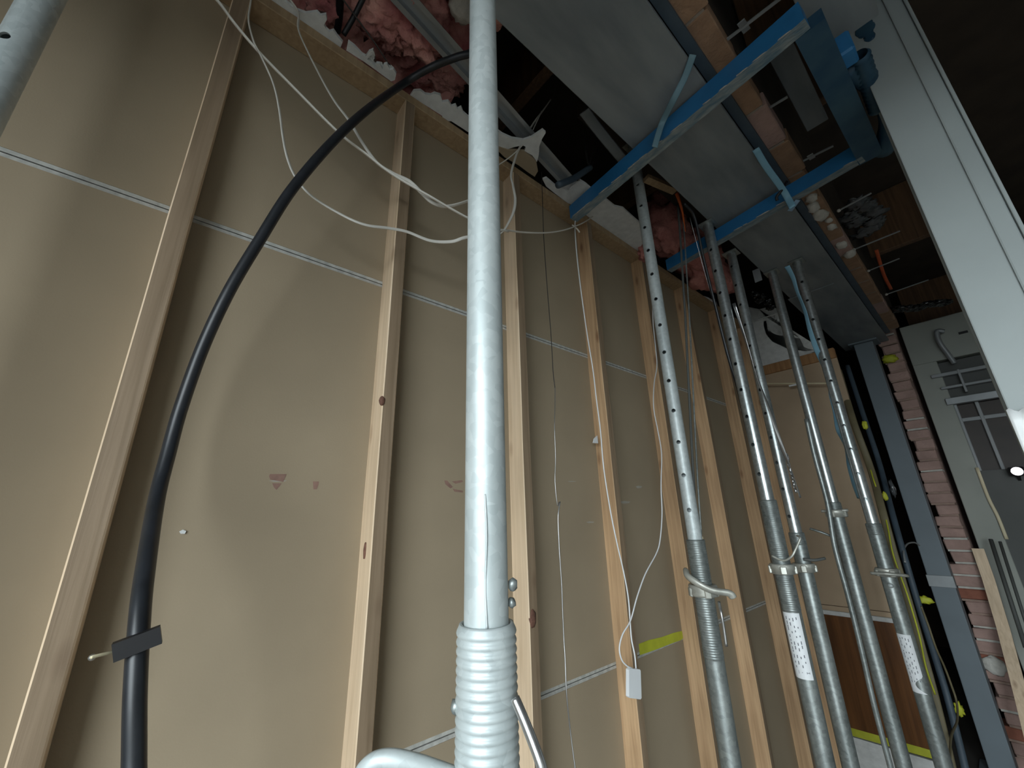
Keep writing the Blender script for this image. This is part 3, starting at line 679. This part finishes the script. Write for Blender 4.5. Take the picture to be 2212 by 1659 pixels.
P1 = prop('first far prop past the centre one, single tube with dark cable pair beside it', .314, 1.474, 1.624, 3.4495, 2.211, az_to_cam(.314,1.474,-.20), M_GALV, M_GALV_O, 1.462, .36, 'cast')
L1 = P1.location
hx = az_to_cam(.314, 1.474)
def cyl_pt(t, r, a, z): return Vector((t.location.x+r*math.cos(a), t.location.y+r*math.sin(a), z))
child_cable(P1, 'nut_handle', [cyl_pt(P1,.046,hx-1.6,1.52), cyl_pt(P1,.052,hx-.9,1.508), cyl_pt(P1,.052,hx-.2,1.488), cyl_pt(P1,.055,hx+.5,1.470), cyl_pt(P1,.085,hx+1.1,1.462), cyl_pt(P1,.092,hx+1.2,1.450)], .010, M_CAST, .013, 10)
child_cable(P1, 'locking_pin', [P(1553,1300,h=1.62), P(1558,1325,h=1.60), P(1564,1360,h=1.60), P(1569,1396,h=1.60)], .0045, M_WIRE)
P2 = prop('bright prop with a white printed sticker, front one of the near pair', .432, 1.898, 1.754, 3.1195, 2.345, az_to_cam(.432,1.898,-.45), M_GALV_D, M_GALV_O, 1.500, .40, 'ring')
P3 = prop('slim prop tucked right behind the stickered one', .404, 2.250, 1.614, 3.1195, 2.05, az_to_cam(.404,2.25,-.55), M_GALV_D, M_GALV_O, 1.470, .05, 'ring')
P4 = prop('dull prop without holes in view, pin and lever at its joint', .483, 2.660, 1.743, 3.1195, 1.70, az_to_cam(.483,2.66,2.2), M_GALV_D, M_GALV_O, 1.690, .05, 'ring')
P5 = prop('rightmost far prop with light blue strap beside it and torn sticker', .618, 2.655, 1.640, 3.1195, 2.24, az_to_cam(.618,2.655,-.1), M_GALV_D, M_GALV_O, 1.427, .05, 'ring')
P0 = prop('prop cut off by the upper left corner of the frame, shiny with one hole', .165, -.325, 1.60, 3.4945, 2.494, az_to_cam(.165,-.325,-.75), M_GALV, M_GALV_O, 1.40, .3, 'ring')
# clips, pins and levers at the joints
child_cable(P2, 'wire_clip', [cyl_pt(P2,.034,az_to_cam(.432,1.898,-.9),1.545), cyl_pt(P2,.036,az_to_cam(.432,1.898,.2),1.53), P(1709,1203,h=1.95), P(1718,1188,h=1.95), P(1728,1165,h=1.95), P(1727,1160,h=1.96), P(1722,1157,h=1.98)], .004, M_CAST)
child_cable(P3, 'locking_pin', [P(1735,1208,h=2.30), P(1760,1210,h=2.30), P(1782,1206,h=2.32)], .006, M_DGREY)
child_cable(P4, 'locking_pin', [P(1774,1104,h=2.70), P(1800,1104,h=2.69), P(1832,1102,h=2.70)], .007, M_CAST)
child_cable(P4, 'lever', [P(1750,1142,h=2.66), P(1775,1150,h=2.65), P(1800,1160,h=2.66)], .011, M_GALV_O, .006)
child_cable(P5, 'locking_pin', [P(1881,1238,h=2.66), P(1920,1240,h=2.64), P(1962,1244,h=2.67)], .007, M_CAST)
c_ = az_to_cam(.618, 2.655, -.05)
obj('bolt_head', blob_bm(tuple(cyl_pt(P5, .034, c_, 1.372)), .011, 1, .1, 2, 2), M_GALV, P5, True)
# thin side pipe strapped to P4
tag(cable('side_pipe', [P(1742,905,h=2.62), P(1760,985,h=2.62), P(1787,1085,h=2.62), P(1803,1180,h=2.62), P(1830,1280,h=2.62), P(1860,1400,h=2.62), P(1890,1530,h=2.62), P(1935,1700,h=2.62)], .011, M_GALV_O), 'thin grey conduit running down the left side of the lever prop', 'conduit')
def sticker(t, z0, z1, a0, a1, rr, torn, seed):
    n, m_ = 14, 30; bm = bmesh.new(); g = []
    for j in range(m_+1):
        row_ = []; z = z0+(z1-z0)*j/m_
        for i in range(n+1):
            f = i/n
            lo = a0 + .10*noise.noise(Vector((z*60, seed, 0))) ; hi = a1
            if torn and z < z0+(z1-z0)*.28: hi = a1 - (a1-a0)*.55*max(0, math.sin((z-z0)/((z1-z0)*.28)*math.pi))
            a = lo+(hi-lo)*f
            row_.append(bm.verts.new((rr*math.cos(a), rr*math.sin(a), z)))
        g.append(row_)
    for j in range(m_):
        for i in range(n): bm.faces.new((g[j][i], g[j][i+1], g[j+1][i+1], g[j+1][i]))
    st = obj('sticker', bm, M_WHITEP, t, True, False); st['label'] = 'white printed sticker'
    rnd = random.Random(seed); b2 = bmesh.new()
    def dash(a, zz, da, dz):
        q = [(rr+.0004)*1.0]
        v = [b2.verts.new(((rr+.0005)*math.cos(a+s*da), (rr+.0005)*math.sin(a+s*da), zz+e*dz)) for s, e in ((-1,-1),(1,-1),(1,1),(-1,1))]
        b2.faces.new(v)
    W = a1-a0
    for fcol, cnt in ((.30, 12), (.46, 7), (.62, 8), (.78, 7)):
        for i in range(cnt):
            zz = z1-(z1-z0)*(.06+.80*(i+rnd.random()*.6)/cnt); dash(a0+W*fcol, zz, W*.020, (z1-z0)*(.012+.016*rnd.random()))
    # the larger figure and dot at the foot of the label
    zz = z0+(z1-z0)*.085; dz = (z1-z0)*.016
    if not torn:
        dash(a0+W*.74, zz+dz, W*.010, dz*.9); dash(a0+W*.86, zz+dz, W*.010, dz*.9); dash(a0+W*.80, zz+dz, W*.05, dz*.25); dash(a0+W*.54, zz+dz, W*.015, dz*.3); dash(a0+W*.38, zz+dz, W*.008, dz*1.6)
    obj('print', b2, M_INK, st, False, False)
    return st
# angles run left to right as the camera sees them
c2 = az_to_cam(.432, 1.898); sticker(P2, 1.140, 1.350, c2-1.45, c2+.75, .0308, False, 5)
c5 = az_to_cam(.618, 2.655); sticker(P5, .955, 1.175, c5-1.35, c5+.55, .0308, True, 9)

# ---------------------------------------------------------------- cables
def spts(L, **k): return [P(u, v, **{kk: vv for kk, vv in zip(('x',), (d,))}) for u, v, d in L]
pts = spts([(288,1720,.350),(290,1640,.345),(292,1500,.335),(300,1360,.315),(311,1250,.275),(338,1080,.17),(362,985,.135),(391,880,.125),(440,745,.135),(497,625,.155),(560,520,.17),(630,410,.185),(715,310,.19),(790,240,.165),(868,183,.125)])
low = pts[0]; pts = [Vector((.46, low.y-.02, .02)), Vector((.42, low.y-.01, .35)), Vector((.385, low.y+.015, .75)), Vector((.366, low.y+.022, 1.05)), Vector((.357, low.y+.020, 1.24)), Vector((.353, low.y+.012, 1.35))] + pts + [P(930,146,x=.20), P(985,124,x=.275), P(1020,112,x=.31), P(1040,80,x=.325), P(1044,30,x=.33), P(1044,-60,x=.33)]
bc = thing('black_cable', 'thick black cable arching from the floor up over the wall plate', 'cable', (.46, low.y, 0))
obj('sheath', sweep_bm(crom(pts, 8), circ(.0112, 16)), M_BLACK, bc, True)
cc = P(300, 1394, x=.332)
clip = obj('cable_clip', sweep_bm([cc+Vector((0,-.022,-.003)), cc+Vector((.002,.019,.009))], rect(.014, .020)), M_BLACKP, None); tag(clip, 'black cable clip gripping the thick black cable, nail sticking out', 'clip')
obj('nail', sweep_bm([P(196,1421,x=.342), P(200,1419,x=.341), P(270,1402,x=.332)], circ(.0018, 8)), M_CREAM, clip, True)
obj('nail_head', blob_bm(tuple(P(199,1420,x=.335)), .0036, 1, .05, 1, 2), M_WIRE, clip, True)

W = dict(r=.0042, ry=.0026)
def wcable(L, label, r=.0042, ry=.0026, m=None, tw=None, name='white_cable'):
    return tag(cable(name, spts(L), r, m or M_WHITEC, None, 8, ry, tw), label, 'cable')
wcable([(380,-90,.13),(465,-4,.13),(508,52,.135),(560,113,.14),(640,195,.135),(730,285,.14),(790,332,.15),(850,378,.17),(930,425,.20),(1005,468,.21),(1060,492,.21),(1098,500,.20)], 'straight white cable running diagonally down from the top edge', .0040, .0030)
wcable([(548,-40,.09),(541,10,.10),(537,45,.12),(548,90,.14),(562,118,.15),(590,180,.16),(603,235,.15),(612,300,.14),(622,345,.135),(640,385,.135),(675,425,.14),(740,465,.15),(790,486,.16),(840,493,.15),(880,501,.15),(930,520,.16),(975,522,.18),(1005,513,.20),(1050,506,.20)], 'sagging white cable that hangs lowest across the second stud', .0052, .0022, None, lambda t: 2.2*t)
wcable([(600,-30,.085),(630,5,.09),(645,30,.10),(645,65,.11),(668,118,.13),(700,180,.13),(725,222,.13),(755,262,.13),(785,312,.14),(815,352,.15),(850,375,.16),(885,392,.17),(912,418,.18),(935,438,.185),(965,446,.19),(1005,436,.20),(1045,420,.20)], 'white flat cable looping down beside the thick black cable', .0055, .0022, None, lambda t: 3.0*t)
wcable([(1060,520,.21),(1086,500,.20),(1100,478,.19),(1110,455,.18),(1113,430,.17),(1108,400,.165),(1104,378,.16),(1112,345,.15),(1122,320,.15),(1150,270,.16),(1172,240,.17),(1190,215,.18)], 'twisted white cable rising just right of the centre prop', .0052, .0022, None, lambda t: 2.6*t)
wcable([(1060,496,.20),(1092,497,.19),(1130,502,.17),(1180,503,.15),(1215,498,.13),(1240,490,.115),(1262,480,.10),(1280,468,.09)], 'short white cable running level to the wall end of the nearer blue bar', .0040, .0028)
wcable([(1050,372,.15),(1082,353,.15),(1110,332,.16),(1140,300,.17),(1160,262,.18),(1170,240,.19)], 'thin pale wire slanting up behind the centre prop', .0022, .0022)
wcable([(1236,486,.11),(1246,494,.11),(1252,502,.11)], 'cut white cable end under the nearer blue bar', .0035, .0025)
# hanging white cord with a flat white plug
cord = thing('corded_plug', 'thin white cord hanging in a loop with a flat white plug at its end', 'cord', tuple(P(1372, 1475, x=.14)))
def ccord(L): return [P(u, v, x=d) for u, v, d in L]
obj('cord', sweep_bm(crom(ccord([(1246,470,.085),(1242,485,.09),(1245,540,.11),(1254,620,.12),(1268,720,.12),(1281,800,.12),(1288,860,.12),(1297,930,.12),(1304,1010,.12),(1318,1100,.12),(1332,1170,.125),(1347,1235,.13),(1357,1290,.13),(1361,1340,.13),(1364,1380,.135),(1371,1415,.14),(1374,1446,.14)]), 8), circ(.0024, 8)), M_WHITEP, cord, True)
obj('cord', sweep_bm(crom(ccord([(1398,560,.08),(1404,600,.085),(1409,650,.10),(1411,700,.11),(1416,750,.115),(1419,790,.12),(1413,830,.12),(1412,880,.12),(1421,930,.12),(1429,980,.12),(1428,1050,.12),(1430,1110,.12),(1426,1165,.125),(1418,1195,.125),(1394,1240,.13),(1376,1290,.135),(1362,1340,.14),(1345,1370,.14),(1338,1400,.14),(1343,1425,.14),(1354,1438,.14),(1366,1444,.14)]), 8), circ(.0024, 8)), M_WHITEP, cord, True)
q = [P(u, v, x=.146) for u, v in ((1359,1447),(1361,1444),(1382,1446),(1384,1449),(1386,1508),(1384,1511),(1361,1508),(1359,1505))]
obj('plug', prism_bm(q, (-.012, 0, 0)), M_WHITEP, cord)
# thin bare wires hanging in the bays
wcable([(1170,372,.10),(1172,440,.10),(1175,520,.10),(1182,620,.10),(1190,720,.10),(1195,805,.10),(1199,838,.10)], 'dark thin wire hanging from the wall plate right of the centre prop, upper length', .0016, .0016, M_DWIRE, None, 'thin_wire')
wcable([(1199,836,.10),(1199,870,.105),(1198,920,.11),(1200,990,.11),(1199,1040,.11),(1204,1090,.11),(1208,1085,.11)], 'silvery thin wire hanging mid height in the third bay', .0014, .0014, M_WIRE, None, 'thin_wire')
wcable([(1210,1084,.11),(1206,1110,.11),(1206,1140,.11),(1209,1200,.11),(1213,1260,.11),(1217,1360,.11),(1221,1430,.115),(1224,1500,.12),(1232,1580,.12),(1243,1665,.13),(1255,1760,.14)], 'bright thin wire in the third bay curving down to the bottom edge', .0020, .0020, M_WIRE, None, 'thin_wire')
# cables down beside the props
pc = thing('cable_pair', 'dark cable pair with an orange sleeve hanging right of the first far prop', 'cable', tuple(P(1510,1165,x=.30)))
for k, (dx, m) in enumerate(((-4, M_DGREY), (5, M_GALV_O))):
    obj('lead', sweep_bm(crom([P(u+dx, v, x=d) for u, v, d in ((1468,440,.36),(1474,520,.35),(1479,600,.34),(1484,680,.33),(1489,780,.32),(1494,880,.31),(1499,980,.31),(1504,1070,.31),(1510,1155,.31))], 6), circ(.0052 if k == 0 else .0035, 8)), m, pc, True)
    e = P(1511+dx*.9, 1159, x=.31); obj('bare_end', sweep_bm([e, e+Vector((0,0,-.016))], circ(.0050, 8)), M_CREAM, pc, True)
obj('orange_sleeve', sweep_bm(crom([P(1462,418,x=.37), P(1466,430,x=.37), P(1472,450,x=.365), P(1476,470,x=.36), P(1480,500,x=.355)], 6), circ(.010, 10), None, None, lambda t: 1.0-.75*t), M_ORANGE, pc, True)
wcable([(1478,440,.44),(1500,470,.44),(1520,560,.42),(1545,660,.41),(1570,760,.40),(1594,840,.40),(1612,920,.39),(1635,1010,.385),(1655,1080,.38),(1672,1135,.37),(1680,1163,.37)], 'dark cable hugging the left side of the stickered prop', .0065, .0045, M_BLACK, None, 'dark_cable')
wcable([(1490,470,.42),(1520,580,.405),(1552,690,.395),(1580,790,.385),(1606,890,.38),(1628,985,.375),(1648,1060,.37)], 'taut pale wire in front of the stickered prop', .0016, .0016, M_WIRE, None, 'thin_wire')
wcable([(1585,655,.47),(1612,740,.47),(1634,810,.47),(1660,880,.47),(1686,955,.47),(1702,1000,.47),(1716,1035,.47),(1729,1075,.47)], 'crinkled silver foil strap slanting between the slim prop and the lever prop', .0075, .0020, M_WIRE, lambda t: 5*t, 'foil_strap')
# tangled foil end
bm = bmesh.new()
for i in range(9):
    c = P(1700+i*2.2, 985+i*9, x=.47); blob_bm(tuple(c+Vector((0, random.uniform(-.006,.006), random.uniform(-.006,.006)))), .010, i, .6, 3, 2, (.5,.8,1.1), bm)
tag(obj('foil_tangle', bm, M_WIRE), 'crumpled silver foil scrap at the lower end of the slanting strap', 'foil')
wcable([(1700,575,.62),(1713,600,.62),(1722,630,.615),(1738,670,.61),(1750,715,.605),(1764,755,.60),(1780,790,.595),(1791,820,.59),(1796,855,.585),(1805,890,.58),(1812,930,.575),(1828,965,.57),(1833,1005,.565),(1844,1045,.56),(1857,1077,.555)], 'wavy light blue strap hanging along the left of the rightmost far prop', .0125, .0030, M_LBLUE, lambda t: .8*math.sin(9*t), 'blue_strap')
# bundle right of the last prop
wcable([(1812,800,.52),(1842,905,.56),(1880,1010,.58),(1905,1100,.60),(1932,1200,.60),(1962,1300,.60),(1990,1400,.60),(2022,1520,.60),(2060,1680,.60)], 'broad olive sheathed cable just right of the torn sticker prop', .018, .006, M_OLIVE, None, 'olive_cable')
wcable([(1830,790,.50),(1866,900,.53),(1899,1000,.55),(1925,1100,.57),(1950,1190,.58),(1985,1310,.58),(2020,1420,.58),(2050,1520,.58),(2090,1680,.58)], 'slate blue pipe between the olive cable and the black gap', .016, .012, M_SLATE, None, 'slate_pipe')
wcable([(1868,960,.56),(1885,1030,.585),(1905,1085,.60),(1918,1140,.61),(1930,1200,.61),(1960,1285,.62),(1985,1370,.62),(2000,1440,.62),(2020,1500,.62)], 'thin yellow cord running down beside the olive cable', .0035, .0035, M_YELLOW, None, 'yellow_rope')
wcable([(1990,1310,.63),(2005,1350,.63),(2022,1400,.63),(2040,1440,.63),(2055,1480,.63),(2066,1515,.63),(2068,1555,.63),(2055,1590,.63),(2052,1640,.63)], 'olive loop of cable by the blue grey post near the bottom', .0045, .0045, M_OLIVE, None, 'olive_cable')
for i, (u, v, r, sq, lab) in enumerate(((1868,918,.020,(.7,.5,1.4),'yellow tape knot highest on the cable bundle'), (1912,1072,.018,(.6,.5,1.5),'yellow tape knot at mid height on the cable bundle'), (1996,1296,.026,(1.4,.5,.8),'large yellow tape knot beside the blue grey post'), (2072,1532,.022,(.8,.5,1.5),'yellow tape knot lowest on the cable bundle'))):
    c = P(u, v, x=.605); tag(obj('tape_knot', blob_bm(tuple(c), r, i+3, .45, 2.5, 3, sq), M_YELLOW, None, True), lab, 'tape', 'yellow tape knots on the cable bundle')
c = P(1928, 1055, x=.60); tag(obj('plastic_scrap', blob_bm(tuple(c), .034, 6, .4, 2, 3, (.4, .6, 1.5)), M_CLEAR, None, True), 'grey polythene scrap on the cable bundle right of the yellow knot', 'plastic')
tag(cable('steel_hook', [P(1955,1215,x=.585), P(1952,1190,x=.585), P(1960,1175,x=.585), P(1975,1172,x=.585), P(1986,1178,x=.585)], .005, M_STEELG), 'small pale steel hook in the black gap beside the post', 'hook')
# loose bits overhead
tag(cable('hanging_strap', [P(1262,240,z=3.20), P(1300,290,z=3.20), P(1345,345,z=3.20)], .022, M_BEAM, None, 6, .004), 'grey steel strap slanting beside the beam edge above the nearer blue bar', 'strap')
for i, (L, lab) in enumerate((([(1270,245),(1263,290),(1265,330),(1270,355)], 'first'), ([(1268,250),(1270,300),(1268,335),(1272,358)], 'second'), ([(1292,268),(1286,310),(1276,345),(1272,360)], 'third'), ([(1298,285),(1292,320),(1282,350),(1274,362)], 'fourth'))):
    tag(cable('tie_wire', [P(u, v, x=.22) for u, v in L], .0022, M_DWIRE), lab+' thin wire from the left in the black gap by the beam', 'wire', 'wires hanging in the gap')
tag(cable('grey_conduit', [P(1205,400,x=.19), P(1240,385,x=.20), P(1275,362,x=.22)], .014, M_SLATE, None, 6), 'short dark conduit stub by the wall end of the nearer blue bar', 'conduit')
tag(bar('timber_batten', P(1395,385,z=3.20), P(1458,412,z=3.20), rect(.035, .02), M_PINE_D), 'pale batten end in the dark gap right of the nearer blue bar', 'batten')
tag(cable('black_tassel', [P(1340,452,x=.12), P(1343,465,x=.12), P(1346,483,x=.12)], .004, M_BLACKP), 'short black cable stub in front of the broad white lining piece', 'cable')
c0, c1 = P(1634, 588, z=3.10), P(1643, 600, z=3.05)
tag(box('steel_bracket', (c0.x-.02, c0.y-.003, 3.035), (c0.x+.02, c0.y+.003, 3.1195), M_STEELG, None, .001), 'small bright steel bracket hanging from the beam edge', 'bracket')
tag(cable('black_lead', [P(735,-20,z=3.30), P(733,30,z=3.30), P(728,68,z=3.30)], .012, M_BLACKP), 'black hanging lead at the top edge in front of the pink batt', 'cable')
tag(cable('black_lead', [P(790,-15,z=3.28), P(765,35,z=3.24), P(742,75,z=3.20)], .008, M_BLACKP), 'slanting black lead crossing the pink batt at the top edge', 'cable')
tag(cable('thin_wire', [P(738,-5,z=3.24), P(775,45,z=3.22), P(818,105,z=3.19), P(852,160,z=3.16)], .0022, M_DWIRE), 'thin dark wire lying across the pink batt', 'wire')
for i, (L, lab) in enumerate((([(660,.0),(0,0)], ''),)): pass
# bits under the joists
c = P(1912, 600, z=3.28); tag(cable('orange_strap', [P(1893,540,z=3.34), P(1903,575,z=3.30), P(1912,600,z=3.28), P(1925,625,z=3.26)], .010, mat('dull_orange_strap', (.55,.10,.03), .6), None, 6, .004), 'orange strap hanging under the joists right of the brick row', 'strap')
bm = bmesh.new()
for i, (u, v) in enumerate(((1850,440),(1870,448),(1886,460),(1888,480),(1880,495),(1850,480),(1835,470),(1862,505))):
    c = P(u, v, z=3.28); blob_bm(tuple(c), .060, i, .7, 2.2, 3, (.8, .9, .12), bm)
tag(obj('polythene_sheet', bm, M_CLEAR, None, True), 'crumpled grey polythene caught under the joists by the farther blue bar', 'plastic')
bm = bmesh.new()
for i in range(7):
    c = P(1935+i*17, 668-i*3+((i*37)%7), z=3.25); blob_bm(tuple(c), .06, i, .5, 3, 3, (.9, .8, .3), bm)
tag(obj('black_polythene', bm, mat('black_polythene_film', (.012,.012,.012), .15, var=.2), None), 'shiny black polythene bundle over the grey window wall', 'plastic')
bm = bmesh.new()
for i, (u, v) in enumerate(((1630,636),(1645,640),(1656,652),(1664,664),(1640,648))):
    c = P(u, v, x=.30); blob_bm(tuple(c), .035, i+20, .5, 3, 3, (.8, .8, .6), bm)
tag(obj('foil_duct', bm, mat('black_foil', (.03,.03,.03), .12, .6, var=.3)), 'crumpled shiny dark foil above the white end wall board', 'foil')
